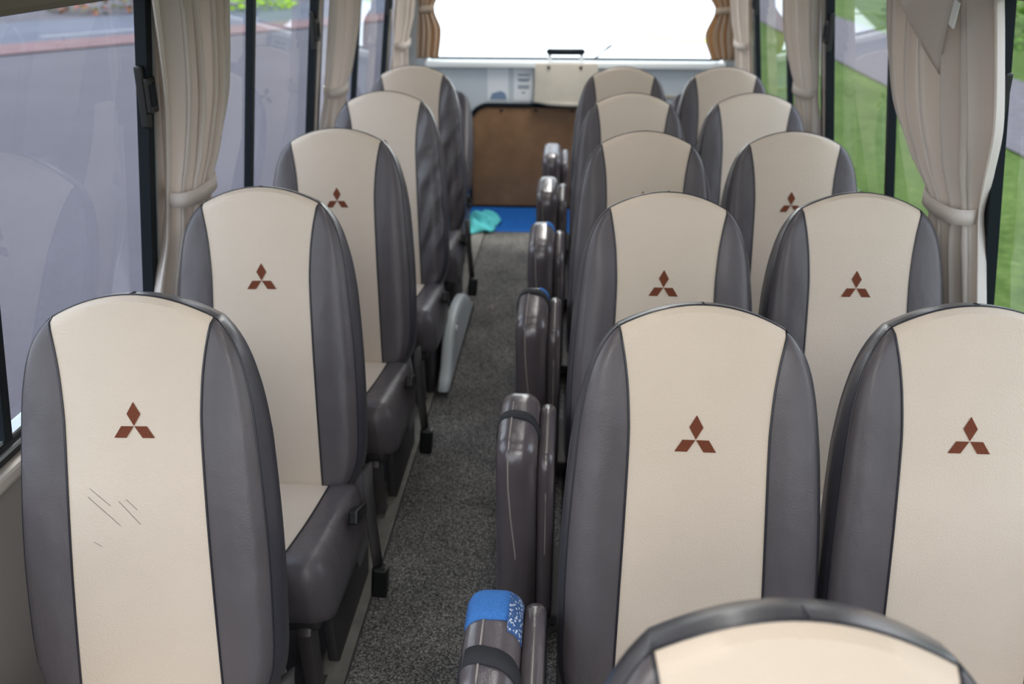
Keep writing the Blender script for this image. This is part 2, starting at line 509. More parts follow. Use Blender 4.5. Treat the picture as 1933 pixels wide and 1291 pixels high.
def make_seat(belt):
    t = thing('bus_seat', 'seat', 'bus seat')
    back = data('backrest', BODY, M['grey'], HINGE); back.parent = t; back.location = HINGE
    back.data.materials.append(M['gusset'])
    # gusset faces take the charcoal vinyl
    for p in back.data.polygons:
        c = p.center+HINGE
        w = c.y*CR - (c.z-ZT)*SR
        if w > .0175: p.material_index = 1
    pn = data('center_panel', PANEL, M['beige'], HINGE); pn.parent = back; pn['label'] = 'beige vinyl centre panel'
    lg = logo_mb().obj('logo', M['logo'], back, None)
    for v in lg.data.vertices: v.co -= HINGE
    lg['label'] = 'rust coloured three-diamond emblem'
    fwd = Vector((0, -.0006, .0002))
    R_, T_ = .015, .084
    for (pl, r_, cl, nm) in (([p+fwd for p in LINES['left']], .0021, False, 'piping'), ([p+fwd for p in LINES['right']], .0021, False, 'piping'),
                         (LINES['outline'], .0019, True, 'piping'),
                         ([back_pos(0, q-.0008, w+back_depth(0, 0)*.85) for (w, q) in ((R_, 0), (R_+.018, -.002), (R_+.030, .001), (R_+.042, .004), (T_-.008, .011), (T_-.002, .016))], .0016, False, 'top_seam')):
        pp = MB().tube(pl, r_, 6, closed=cl).obj(nm, M['piping'], back, None, True)
        for v in pp.data.vertices: v.co -= HINGE
    cu = data('seat_cushion', CBODY, M['grey']); cu.parent = t
    cp = data('center_panel', CPANEL, M['beige']); cp.parent = cu; cp['label'] = 'beige vinyl centre panel'
    for k in ('left', 'right'): MB().tube([p+Vector((0, 0, .0008)) for p in CLINES[k]], .0021, 6).obj('piping', M['piping'], cu, None, True)
    # base pan and legs
    MB().box((0, -.335, .212), (.36, .34, .035), None, .012).obj('seat_frame', M['darkmetal'], t)
    for sg in (-1, 1):
        MB().slab([(-.475, .205), (-.505, .205), (-.515, .19), (-.50, .02), (-.52, .0), (-.42, .0), (-.455, .03), (-.455, .19)], .034, .008, lambda a, b_, w, sg=sg: Vector((sg*.146+w, a, b_)), 2).obj('leg', M['metal'], t, None, False, None, True)
        MB().slab([(-.02, .22), (-.16, .24), (-.33, .20), (-.385, .19), (-.40, .12), (-.385, 0), (-.03, 0), (-.005, .08)], .026, .008, lambda a, b_, w, sg=sg: Vector((sg*.167+w, a, b_)), 2).obj('side_panel', M['darkmetal'], t, None, False, None, True)
        cov = [(.0, .12), (-.05, .10), (-.13, .10), (-.16, .17), (-.165, .26), (-.17, .33), (-.155, .37), (-.125, .40), (-.08, .385), (-.03, .34), (.0, .26)]
        MB().slab(cov, .026, .008, lambda a, b_, w, sg=sg: Vector((sg*.174+w, a, b_)), 3).obj('hinge_cover', M['shell'], t, None, False, None, True)
    if belt:
        bl = MB().ribbon([(.222, -.12, .40), (.228, -.145, .40), (.232, -.17, .355), (.235, -.18, .28), (.240, -.185, .20), (.244, -.19, .14)], (.019, .02, .006), .003)
        bo = bl.obj('seat_belt', M['webbing'], t, None, True)
        MB().box((.246, -.192, .105), (.040, .034, .088), Matrix.Rotation(.1, 3, 'Y'), .008).obj('belt_buckle', M['black'], bo)
        st = MB().ribbon([(.222, -.15, .30), (.226, -.22, .33), (.226, -.27, .355)], (0, .01, .026), .006).obj('buckle_stalk', M['webbing'], t)
        k = MB().box((.228, -.295, .365), (.022, .062, .034), Matrix.Rotation(-.35, 3, 'X'), .005)
        bk = k.obj('buckle', M['black'], st)
        MB().box((.228, -.326, .3775), (.018, .006, .02), Matrix.Rotation(-.35, 3, 'X'), .001).obj('buckle_slot', M['alu'], bk)
    return t

seatL = make_seat(True)
seatR = make_seat(False)

GL, GA, GW = 'single seats along the paved-lot windows', 'aisle-side seats of the pairs', 'window-side seats of the pairs by the lawn'
L_POS = [(-.737, 1.485), (-.743, 2.225), (-.732, 2.965), (-.719, 3.705), (-.730, 4.445)]
L_LAB = ['beige and grey single seat with pen scuffs on its back, nearest the camera',
         'beige and grey single seat beside the first tied curtain on the paved-lot side',
         'beige and grey single seat, third of its row, with the whole emblem showing small',
         'beige and grey single seat, fourth of its row, emblem hidden by the seat before it',
         'beige and grey single seat, fifth of its row, in front of the low dark seat']
A_POS = [(.219, .706), (.218, 1.496), (.223, 2.236), (.218, 2.976), (.215, 3.716), (.210, 4.456)]
A_LAB = ['beige and grey seat whose rounded top alone rises over the lower frame edge',
         'large beige and grey aisle seat directly behind the cropped seat top',
         'beige and grey aisle seat of a pair, third back from the cropped seat',
         'beige and grey aisle seat with just its emblem tip peeking above the next seat',
         'beige and grey aisle seat of a pair, second from the end of the aisle column',
         'beige and grey aisle seat of a pair beside the brown rear board, farthest one']
W_POS = [(.672, 1.519), (.678, 2.259), (.673, 2.999), (.673, 3.739), (.666, 4.479)]
W_LAB = ['large beige and grey window seat cut by the frame edge on the lawn side',
         'beige and grey window seat touching the first tied curtain on the lawn side',
         'beige and grey window seat with half-hidden emblem beside the lawn window',
         'beige and grey window seat near the second lawn-side curtain, no emblem showing',
         'beige and grey window seat farthest back, under the rear window curtain corner']
for i, ((x, y), lab) in enumerate(zip(L_POS, L_LAB)):
    if i == 0: o = seatL; o.location = (x, y, 0); o['label'] = lab
    else: o = dup(seatL, (x, y, 0), lab)
    o['group'] = GL
seats_a = []
for i, ((x, y), lab) in enumerate(zip(A_POS, A_LAB)):
    if i == 0: o = seatR; o.location = (x, y, 0); o['label'] = lab
    else: o = dup(seatR, (x, y, 0), lab)
    o['group'] = GA; seats_a.append(o)
for (x, y), lab in zip(W_POS, W_LAB):
    o = dup(seatR, (x, y, 0), lab); o['group'] = GW
# small individual stance of each column: lean, shift, and where the emblem was stitched
for o in [o for o in bpy.data.objects if o.get('group') in (GL, GA, GW)]:
    lean, dx, lx, sx_ = {GL: (-1.3, .024, .003, 1.04), GA: (.5, -.010, -.005, 1), GW: (0, -.009, -.006, 1)}[o['group']]
    o.rotation_euler.y = math.radians(lean); o.location.x += dx; o.scale.x = sx_
    for c in o.children:
        for g in c.children:
            if g.name.startswith('logo'): g.location.x += lx
# reclined last row
for (x, lab, src) in ((-.755, 'low reclined dark seat at the end of the single row, by the brown board', seatL),
                      (.21, 'low reclined dark aisle seat hidden at the end of the aisle column', seatR),
                      (.69, 'low reclined dark window seat peeking between the two farthest upright seats', seatR)):
    o = dup(src, (x, 5.10, 0), lab); o['group'] = 'reclined seats of the last row'
    for c in list(o.children):
        if c.name.startswith('seat_belt'):
            for g in list(c.children): bpy.data.objects.remove(g)
            bpy.data.objects.remove(c); continue
        if c.name.startswith('backrest'):
            c.material_slots[0].link = 'OBJECT'; c.material_slots[0].material = M['darkvinyl']
            c.rotation_euler = (math.radians(-37), 0, 0)
            for g in c.children:
                if g.name.startswith('center_panel'):
                    g.material_slots[0].link = 'OBJECT'; g.material_slots[0].material = M['gusset']; g['label'] = 'dark vinyl centre panel'
                elif g.name.startswith('logo'): bpy.data.objects.remove(g)

for o in [o for o in bpy.data.objects if o.get('group') == GL and abs(o.location.y-3.705) < .1]:
    for c in list(o.children):
        if c.name.startswith('seat_belt'):
            for g in list(c.children): bpy.data.objects.remove(g)
            bpy.data.objects.remove(c)
for o in (o for o in bpy.data.objects if o.get('group') == GL and abs(o.location.y-4.07) < .5):
    for c in o.children:
        if c.name.startswith('backrest'):
            c.material_slots[0].link = 'OBJECT'; c.material_slots[0].material = M['creased']
# pen scuffs on the first single seat
bk = [c for c in seatL.children if c.name.startswith('backrest')][0]
sc = MB()
for (x0, d0, x1, d1) in ((-.082, .345, -.030, .395), (-.078, .330, -.045, .36), (-.030, .352, .004, .392), (-.018, .348, .000, .366), (-.078, .425, -.064, .433)):
    n = 10
    pts = []
    for k in range(n+1):
        u = x0+(x1-x0)*k/n; s = d0+(d1-d0)*k/n
        pts.append(back_pos(u, s, WF(u, s)-.0006)-HINGE)
    sc.tube(pts, .0004, 4)
sc.obj('pen_scuff', M['scuff'], bk, None, True)

# ------------------------------------------------------------------ folding aisle seats
def fold_map(x0):
    return lambda a, b_, w: Vector((x0+w, a, b_))
BACK_O = [(-.18, .09), (-.185, .3), (-.185, .50), (-.178, .555), (-.160, .58), (-.13, .592), (-.06, .606), (-.015, .614), (.02, .614), (.05, .603), (.10, .565), (.15, .505), (.18, .43), (.195, .3), (.195, .13), (.17, .09)]
CUSH_O = [(-.16, .10), (-.165, .3), (-.165, .48), (-.15, .535), (-.12, .552), (-.02, .578), (.03, .58), (.07, .565), (.13, .51), (.16, .42), (.17, .3), (.17, .15), (.15, .10)]
def dens(o, n=3):
    r = []
    k = len(o)
    for i in range(k):
        p0, p1, p2, p3 = [Vector(o[(i+q) % k]) for q in (-1, 0, 1, 2)]
        for j in range(n):
            t = j/n
            r.append(.5*((2*p1)+(-p0+p2)*t+(2*p0-5*p1+4*p2-p3)*t*t+(-p0+3*p1-3*p2+p3)*t**3))
    return [tuple(v) for v in r]
BO, CO = dens(BACK_O), dens(CUSH_O)
BX, BT = -.113, .094
def make_fold():
    t = thing('folding_seat', 'x', 'folding seat')
    b_ = MB().slab(BO, BT, .034, fold_map(BX), 6).obj('backrest', M['jump'], t, None, True)
    sm = MB()
    sm.tube([(BX-.006+.012*math.sin(z*9), y-.0004, z) for (y, z) in [(-.1848, .12), (-.1848, .2), (-.1848, .3), (-.1845, .4), (-.185, .48), (-.182, .54), (-.165, .577), (-.13, .5925), (-.06, .6065), (-.02, .614)]], .0018, 6)
    sm.obj('stitched_seam', M['seam'], b_, None, True)
    c = MB().slab(CO, .038, .017, fold_map(-.047), 5).obj('seat_cushion', M['jump'], t, None, True)
    ss = MB()
    ss.tube([(-.046, y-.0004, z) for (y, z) in [(-.163, .14), (-.1648, .3), (-.1648, .45), (-.158, .52), (-.13, .55), (-.06, .569), (-.01, .58)]], .0014, 6)
    ss.obj('stitched_seam', M['seam'], c, None, True)
    br = MB().box((-.05, .02, .075), (.1, .3, .03), None, .006)
    for y in (-.1, .14): br.box((-.09, y, .036), (.03, .03, .054), None, .004)
    br.obj('hinge_bracket', M['darkmetal'], t)
    return t
def add_strap(t, wide, y0):
    b_ = [c for c in t.children if c.name.startswith('backrest')][0]
    # band over the sloping top, down both sides
    h_ = BT/2; zt = .592+(y0+.13)*.2
    prof = [(-h_-.002, zt-.20), (-h_-.003, zt-.10), (-h_-.002, zt-.04), (-h_+.010, zt-.010), (-h_+.030, zt+.002), (0, zt+.003), (h_-.030, zt+.002), (h_-.010, zt-.010), (h_+.002, zt-.04), (h_+.003, zt-.10), (h_+.002, zt-.20)]
    pts = [(BX+x, y0-.10*(zt-z)-.012*(x/h_), z) for x, z in prof]
    mb = MB(); mb.ribbon(dens3(pts), (0, wide, .18*wide), .003)
    mb.obj('strap', M['strap'], b_, None, True)
def dens3(p, n=4):
    p = [Vector(q) for q in p]; r = []
    for i in range(len(p)-1):
        p0, p1, p2, p3 = p[max(0, i-1)], p[i], p[i+1], p[min(len(p)-1, i+2)]
        for j in range(n):
            t = j/n
            r.append(.5*((2*p1)+(-p0+p2)*t+(2*p0-5*p1+4*p2-p3)*t*t+(-p0+3*p1-3*p2+p3)*t**3))
    r.append(p[-1]); return r
def add_blue(t, size):
    b_ = [c for c in t.children if c.name.startswith('backrest')][0]
    # cap of original blue upholstery showing at the slab top
    def cap(x0, x1, y0, y1, lift, mat, name):
        lift = .006 if size > .06 else .004
        vs = []; fs = []; n, m = 8, 8
        for i in range(n+1):
            for j in range(m+1):
                a, b2 = i/n, j/m
                x = x0+(x1-x0)*a; y = y0+(y1-y0)*b2
                xx = (x-BX)/(BT/2)
                zt = interp([(-.13, .592), (-.06, .606), (-.015, .614), (.02, .614), (.05, .603), (.10, .565)], y)
                e = max(0, abs(x-BX)-.013)
                z = zt-(.034-math.sqrt(max(0, .034**2-e*e)))+lift*(1.2-.9*(2*b2-1)**4)
                vs.append((x, y, z))
        for i in range(n):
            for j in range(m):
                k = i*(m+1)+j; fs.append((k, k+1, k+m+2, k+m+1))
        o = mesh_obj(name, vs, fs, mat, b_)
        md = o.modifiers.new('thickness', 'SOLIDIFY'); md.thickness = .004
        return o
    if size > .06:
        cap(BX-BT/2*.98, BX+BT/2*.55, -.036, -.036+size, .012, M['bluefab'], 'blue_fabric')['label'] = 'bright blue fabric showing at the top'
        cap(BX+BT/2*.55, BX+BT/2*1.03, -.055, -.036+size, .012, M['meshfab'], 'mesh_fabric')['label'] = 'white and blue mesh fabric'
    else:
        cap(BX+BT/2*.35, BX+BT/2*1.03, -.02, -.02+size, .012, M['bluefab'], 'blue_fabric')['label'] = 'sliver of blue fabric at the top corner'
fold0 = make_fold()
J_LAB = ['folded grey aisle seat with a strap and bright blue fabric on top, nearest one',
         'folded grey aisle seat with a strap round its top, second from the camera, no blue',
         'folded grey aisle seat with dark strap and sliver of blue, third from the camera',
         'folded grey aisle seat with a blue corner, beside the carpet\'s far end',
         'folded grey aisle seat standing in front of the brown board, nearer of two',
         'folded grey aisle seat standing closest to the brown board']
JY = [1.312, 2.080, 2.826, 3.566, 4.306, 5.046]
folds = [fold0]
fold0.location = (0, JY[0], 0); fold0['label'] = J_LAB[0]
for y, lab in zip(JY[1:], J_LAB[1:]): folds.append(dup(fold0, (0, y, 0), lab))
for f in folds: f['group'] = 'folding seats stowed along the aisle'
add_strap(folds[0], .034, -.108); add_strap(folds[1], .026, -.07); add_strap(folds[2], .026, -.015)
add_blue(folds[0], .085); add_blue(folds[2], .05); add_blue(folds[3], .05)

# ------------------------------------------------------------------ bus shell
XC = -.03
def wx(side, z, off=0.0):
    """inner wall x at height z"""
    return XC + side*(1.02-.09*max(0, z-.73)/.76 + (.01 if z < .73 else 0) - off)
Y0, Y1 = -1.6, 6.10
ZS, ZH, ZC = .73, 1.505, 1.80
floor = MB().box((XC, (Y0+Y1)/2, -.03), (2.1, Y1-Y0, .06)).obj('floor', M['floor'], kind='structure')
cv = []; n = 12
for y in (Y0, Y1):
    for i in range(n+1):
        a = i/n*2-1; cv.append((XC+a*.95, y, 1.72+.14*(1-a**4)))
cf = [(i, i+1, n+1+i+1, n+1+i) for i in range(n)]
ce = mesh_obj('ceiling', cv, cf, M['ceil'], kind='structure')
md = ce.modifiers.new('t', 'SOLIDIFY'); md.thickness = .03; md.offset = 1

FR = {-1: [.70, 2.247, 3.80, 5.36], 1: [.70, 2.256, 3.845, 5.48]}   # rear rail of each window
PWID = .115
for side, nm in ((-1, 'left'), (1, 'right')):
    w = MB()
    def quad(ya, yb, za, zb, t=.05):
        vs = []
        for y in (ya, yb):
            for z in (za, zb):
                x = wx(side, z); vs += [(x, y, z), (x+side*t, y, z)]
        w.add(vs, [(0, 1, 3, 2), (4, 6, 7, 5), (0, 2, 6, 4), (1, 5, 7, 3), (0, 4, 5, 1), (2, 3, 7, 6)])
    quad(Y0, Y1, 0, ZS-.012)
    quad(Y0, Y1, ZH+.03, 1.80)
    wall = w.obj('wall_'+nm, M['wall'], kind='structure')
    w = MB()
    for fy in FR[side]: quad(fy+.020, fy+PWID, ZS-.02, ZH+.04, .016)
    quad(5.93, Y1, ZS-.02, ZH+.04, .045)
    w.obj('pillar', M['pillar'], wall)
    # sill: beige ledge + aluminium channel + rubber
    s = MB()
    x = wx(side, .72); s.box((x-side*.012, (Y0+Y1)/2, .703), (.05, Y1-Y0, .03), None, .008)
    o = s.obj('trim_%d' % (1 if side < 0 else 2), M['pillar'], kind='structure')
    for dz, dx, hh, mt in ((.727, -.004, .012, 'rubber'), (.739, .004, .007, 'alu'), (.748, .010, .010, 'rubber'), (.757, .014, .006, 'alu')):
        MB().box((wx(side, dz)+side*dx, (Y0+Y1)/2, dz), (.03, Y1-Y0, hh)).obj('sill_channel', M[mt], o)
    s = MB(); s.box((wx(side, ZH+.02)-side*.01, (Y0+Y1)/2, ZH+.045), (.05, Y1-Y0, .09), Matrix.Rotation(side*.12, 3, 'Y'), .01)
    s.obj('trim_%d' % (3 if side < 0 else 4), M['toprail'], kind='structure')

# side windows
wn = 0
def rail(side, y, wd, dep, za=ZS+.02, zb=ZH, off=0):
    vs = []
    for z in (za, zb):
        x = wx(side, z)-side*off
        for (dx, dy) in ((-dep/2, -wd/2), (dep/2, -wd/2), (dep/2, wd/2), (-dep/2, wd/2)):
            vs.append((x+dx, y+dy, z))
    return vs, [(0, 1, 2, 3), (4, 7, 6, 5), (0, 4, 5, 1), (1, 5, 6, 2), (2, 6, 7, 3), (3, 7, 4, 0)]
for side in (-1, 1):
    ends = FR[side]
    spans = [(ends[i]+PWID, ends[i+1]) for i in range(3)] + [(ends[3]+PWID, 5.93), (-.85, ends[0])]
    for (ya, yb) in spans:
        wn += 1
        root = bpy.data.objects.new('window_%d' % wn, None); COL.objects.link(root); structure(root)
        root.location = (wx(side, ZS), (ya+yb)/2, ZS)
        off = -root.location
        def put(mb, name, mat, par=root, **k):
            o = mb.obj(name, mat, par, **k)
            if par is root:
                for v in o.data.vertices: v.co -= root.location
            return o
        mid = (ya+yb)/2
        if yb-ya > 1.0: mid = {-1: {2.247+PWID: 3.035, 3.80+PWID: 4.61}, 1: {2.256+PWID: 3.055, 3.845+PWID: 4.62}}[side].get(ya, ya+.74)
        panes = [(ya, mid, -.006), (mid, yb, .006)] if yb-ya > 1 else [(ya, yb, 0)]
        for (a, c, o_) in panes:
            vs = [(wx(side, z)+side*(.018+o_), y, z) for z in (ZS, ZH+.02) for y in (a, c)]
            put(MB().add(vs, [(0, 1, 3, 2)]), 'pane', M['glass'])
        put(MB().add(*rail(side, yb, .034, .026, off=-.008)), 'sash_frame', M['frame'])
        a_ = MB(); a_.add(*rail(side, yb+.020, .006, .026, off=-.006))
        put(a_, 'sash_trim', M['alu'])
        put(MB().add(*rail(side, ya+.008, .014, .02, off=-.012)), 'sash_frame', M['frame'])
        if len(panes) == 2:
            put(MB().add(*rail(side, mid, .026, .024, off=-.008)), 'mullion', M['frame'])
            # latch on the rear rail
            zl = 1.282; xl = wx(side, zl)+side*.003
            lm = MB()
            lm.box((xl, yb-.022, zl), (.018, .026, .14), None, .005)
            lm.box((xl-side*.004, yb-.006, zl+.002), (.028, .05, .082), None, .006)
            lt = put(lm, 'latch', M['black'])
            bm_ = MB().box((xl-side*.0185, yb-.008, zl+.002), (.006, .03, .05), None, .002)
            bo = bm_.obj('latch_button', M['frame'], lt)
            for v in bo.data.vertices: v.co -= root.location

# rear wall
YR = 6.06
w = MB()
def rb(x0, x1, z0, z1, y=YR, t=.06): w.box(((x0+x1)/2, y+t/2, (z0+z1)/2), (x1-x0, t, z1-z0))
rb(-1.06, 1.0, 0, .90); rb(-1.06, -.90, .90, 1.55); rb(.87, 1.0, .90, 1.55); rb(-1.06, 1.0, 1.55, 1.86)
wr = w.obj('wall_rear', M['reardoor'], kind='structure')
MB().box((-.015, YR-.03, .885), (1.78, .07, .036), None, .01).obj('trim_5', M['whiteledge'], kind='structure')
MB().box((.60, YR-.004, .70), (.9, .012, .02), None, .003).obj('panel_groove', M['cover'], wr)
root = bpy.data.objects.new('window_%d' % (wn+1), None); COL.objects.link(root); structure(root); root.location = (-.015, YR+.03, .9)
o = mesh_obj('pane', [(-.885, 0, 0), (.885, 0, 0), (.885, 0, .65), (-.885, 0, .65)], [(0, 1, 2, 3)], M['glass_rear'], root)
MB().box((0, -.05, .018), (1.72, .02, .014)).obj('rubber_seal', M['rubber'], root)

# brown board in dark rounded frame
def rrect(x0, x1, z0, z1, r, n=8):
    p = []
    for (cx, cz, a0) in ((x1-r, z1-r, 0), (x0+r, z1-r, pi/2)):
        for k in range(n+1):
            a = a0+pi/2*k/n; p.append((cx+r*math.cos(a), cz+r*math.sin(a)))
    p += [(x0, z0), (x1, z0)]
    return p
bd = thing('rear_door_board', 'brown hardboard panel in a dark rounded frame below the rear window', 'panel', (-.12, YR, 0))
MB().slab(rrect(-.515, .55, .01, .63, .11), .014, .003, lambda a, b_, w: Vector((a, -.008-w, b_)), 2).obj('board', M['board'], bd)
fr = MB()
fp = rrect(-.525, .56, .005, .642, .118, 10)
fr.tube([(a, -.016, b_) for a, b_ in fp[::-1]], .014, 8, closed=False)
fr.obj('door_frame', M['frame'], bd, None, True)
sm = MB()
for x in (-.33, -.12, .1, .3): sm.box((x, -.02, .612), (.016, .012, .014), None, .003)
sm.obj('retaining_clip', M['black'], bd)

# door latch cover with grab handle
lc = thing('door_latch_cover', 'warm grey latch cover under a black grab handle on the rear panel', 'cover', (-.06, YR+.01, .66))
out = [(-.195, .01), (-.185, .24), (.19, .24), (.20, .0), (.1, -.012), (-.1, -.006)]
out2 = []
for i in range(len(out)):
    p, q = Vector(out[i]), Vector(out[(i+1) % len(out)])
    out2 += [tuple(p+(q-p)*f) for f in (.04, .35, .65, .96)]
def cov(a, b_, w):
    return Vector((a, -.055-w-.055*(1-b_/.24)*max(0, 1-abs(a)/.3), b_))
MB().slab(out2, .05, .012, cov, 4).obj('cover_body', M['cover'], lc, None, True)
h = MB(); h.tube([(-.115, -.045, .296), (-.11, -.048, .3), (.0, -.05, .3), (.1, -.048, .3), (.105, -.045, .296)], [.010, .019, .019, .019, .010], 10)
h.obj('grab_handle', M['frame'], lc, None, True)
for x in (-.1, .09):
    MB().box((x, -.045, .26), (.022, .02, .08), None, .005).obj('handle_arm', M['whiteledge'], lc)
    MB().tube([(x-.004, -.082, .215), (x-.004, -.092, .215)], .009, 10).obj('screw', M['black'], lc)

# notices
n1 = thing('paper_notice', 'pale notice with a blue-grey picture taped to the rear panel', 'notice', (-.472, YR, .77))
MB().box((0, -.003, 0), (.128, .002, .205)).obj('sheet', M['paper'], n1)
MB().slab([(-.05, -.095), (.055, -.095), (.045, -.06), (.02, -.045), (-.01, -.052), (-.035, -.06)], .001, .0003, lambda a, b_, w: Vector((a, -.0062-w, b_)), 1).obj('printed_picture', M['paper2'], n1)
n2 = thing('paper_notice', 'white notice with lines of grey print next to the latch cover', 'notice', (-.318, YR, .765))
MB().box((0, -.003, 0), (.116, .002, .195)).obj('sheet', M['paper'], n2)
tx = MB()
for z, wd in ((.055, .07), (.03, .074), (.02, .06), (-.01, .07), (-.022, .066), (-.05, .02)): tx.box((.002, -.0045, z), (wd, .001, .007))
tx.obj('print_lines', M['ink'], n2)
# wiper outside the rear window
wp = thing('rear_wiper', 'thin dark wiper resting outside the rear window', 'wiper', (.20, YR+.09, .9))
MB().tube([(-.09, 0, .01), (-.02, -.01, .06), (.02, -.02, .1)], .006, 6).obj('wiper_arm', M['black'], wp)
MB().tube([(-.1, -.035, .035), (.02, -.035, .1), (.16, -.035, .13)], .004, 6).obj('wiper_blade', M['black'], wp)

# ------------------------------------------------------------------ floor coverings
def slabbox(name, x0, x1, y0, y1, z0, z1, mat, bev=.003):
    return MB().box(((x0+x1)/2, (y0+y1)/2, (z0+z1)/2), (x1-x0, y1-y0, z1-z0), None, bev).obj(name, mat)
YSEAM = 2.57
tag(slabbox('aisle_carpet', -.504, -.012, -.9, YSEAM-.002, 0, .008, M['carpet']), 'dark speckled carpet length on the near part of the aisle floor', 'carpet', 'aisle carpet lengths')
tag(slabbox('aisle_carpet', -.504, -.012, YSEAM+.002, 5.485, 0, .008, M['carpet']), 'dark speckled carpet length running from the seam to the blue mat', 'carpet', 'aisle carpet lengths')
tag(slabbox('floor_mat', -.64, .42, 5.49, 6.02, 0, .010, M['mat'], .004), 'bright blue mat on the floor before the brown board', 'mat')
slabbox('trim_6', -.575, -.507, -.9, 5.49, 0, .016, M['sidetrim'])['kind'] = 'structure'

# turquoise cloth: crumpled sheet on mat edge
def crumple(name, c, w, d, h, seed, mat, n=22):
    rnd = random.Random(seed)
    ph = [(rnd.uniform(4, 9), rnd.uniform(4, 9), rnd.uniform(0, 6)) for _ in range(5)]
    vs = []; fs = []
    for i in range(n+1):
        for j in range(n+1):
            a, b_ = i/n*2-1, j/n*2-1
            r = max(abs(a), abs(b_)); e = 1-r**3
            k = sum(math.sin(p*a+q*b_+o) for p, q, o in ph)/5
            x = a*w/2*(1-.35*abs(b_)**1.5+.12*math.sin(5*b_)); y = b_*d/2*(1-.2*a)
            vs.append((c[0]+x, c[1]+y, c[2]+max(.002, h*(.55+.45*k)*(.25+.75*e))))
    for i in range(n):
        for j in range(n):
            q = i*(n+1)+j; fs.append((q, q+1, q+n+2, q+n+1))
    o = mesh_obj(name, [Vector(v)-Vector(c) for v in vs], fs, mat, None, c)
    md = o.modifiers.new('t', 'SOLIDIFY'); md.thickness = .003; md.offset = 1
    return o
tag(crumple('cloth', (-.53, 5.62, .010), .20, .40, .10, 3, M['turq']), 'crumpled turquoise cloth lying at the edge of the blue mat', 'cloth')

# wheel arch cover
wa = thing('wheel_arch_cover', 'pale plastic cover sticking into the aisle below the third and fourth single seats', 'cover', (-.470, 3.75, .008))
ao = [(-.42, .016), (-.36, .10), (-.28, .18), (-.16, .225), (0, .225), (.16, .2), (.3, .14), (.42, .07), (.46, .016)]
MB().slab(dens(ao, 3), .09, .03, lambda a, b_, w: Vector((w*.55, a, b_-.008)), 5).obj('cover_shell', M['archc'], wa, None, True)
MB().tube([(.02, -.2, .18), (.03, -.2, .18)], .012, 10).obj('screw', M['white'], wa)

# ------------------------------------------------------------------ curtains
def curtain(name, label, side, levels, tie, folds, seed, mat, flare=None, plane='side', group=None, extra=None):
    """levels: (z, y0, y1, standoff, fold depth) from the top down"""
    rnd = random.Random(seed)
    zt, zb = levels[0][0], levels[-1][0]
    zs = [zt+(zb-zt)*i/40 for i in range(41)]
    def lv(k, z):
        return interp(sorted([(l[0], l[k]) for l in levels]), z)
    nU = folds*12; vs = []; fs = []
    ph = rnd.uniform(0, 6); jit = [rnd.uniform(-.35, .35) for _ in range(folds+2)]
    def P(a, z, outw=0):
        y0, y1, so, am = lv(1, z), lv(2, z), lv(3, z), lv(4, z)
        f = a*folds
        k = int(min(folds, f)); g = f-k
        wob = jit[k]*(1-g)+jit[min(folds+1, k+1)]*g
        ang = 2*pi*f+ph+wob*2
        dx = am*1.5*(.75*math.sin(ang)+.45*math.sin(2*ang+.9+wob)+.25*math.sin(.5*ang+2.2*z))
        dy = am*.55*math.cos(ang*1.0+.8)
        y = y0+(y1-y0)*a+dy*(1 if plane == 'side' else 1)
        # round bundle: middle stands proud of wall
        bund = lv(5, z)*math.sin(pi*a)
        d = max(.004, so+dx+bund+outw)
        if plane == 'side': return Vector((wx(side, z)-side*d, y, z))
        return Vector((y, YR-d, z))
    for z in zs:
        for i in range(nU+1): vs.append(P(i/nU, z))
    for r in range(len(zs)-1):
        for i in range(nU):
            q = r*(nU+1)+i; fs.append((q, q+1, q+nU+2, q+nU+1))
    zc = tie
    base = P(.5, zb)
    t = thing(name, label, 'curtain', base, 0, group)
    o = mesh_obj('drape', [v-base for v in vs], fs, mat, t)
    md = o.modifiers.new('t', 'SOLIDIFY'); md.thickness = .0025
    # tieback band around the bundle
    y0, y1, so, am, bu = [lv(k, zc) for k in (1, 2, 3, 4, 5)]
    th = so+am*.9+bu+.008
    pts = []
    cy = (y0+y1)/2; ry = (y1-y0)/2+.002
    for k in range(28):
        a = 2*pi*k/28
        yy = cy+ry*math.copysign(abs(math.cos(a))**.8, math.cos(a)); dd = .004+(th-.004)*(.5+.5*math.copysign(abs(math.sin(a))**.8, math.sin(a)))
        zz = zc+.006*math.cos(a)
        pts.append((Vector((wx(side, zz)-side*dd, yy, zz)) if plane == 'side' else Vector((yy, YR-dd, zz)))-base)
    hb = .018; bv = []; bf = []
    for p in pts: bv += [p+Vector((0, 0, -hb)), p+Vector((0, 0, hb))]
    for k in range(28):
        j = (k+1) % 28; bf.append((2*k, 2*j, 2*j+1, 2*k+1))
    b_ = mesh_obj('tieback', bv, bf, mat, t)
    md = b_.modifiers.new('t', 'SOLIDIFY'); md.thickness = .004
    return t, base, P
GC = 'tied cream curtains at the side window pillars'
c1, base1, P1 = curtain('window_curtain', 'cream curtain gathered in a band beside the nearest paved-lot window latch', -1,
    [(1.60, 2.20, 2.64, .024, .018, .055), (1.28, 2.275, 2.63, .024, .018, .06), (1.12, 2.285, 2.55, .022, .014, .06), (1.03, 2.285, 2.50, .02, .010, .055), (.94, 2.27, 2.51, .022, .014, .055), (.82, 2.21, 2.55, .024, .016, .05), (.70, 2.18, 2.56, .024, .018, .05)], 1.03, 7, 3, M['curtain'], group=GC)
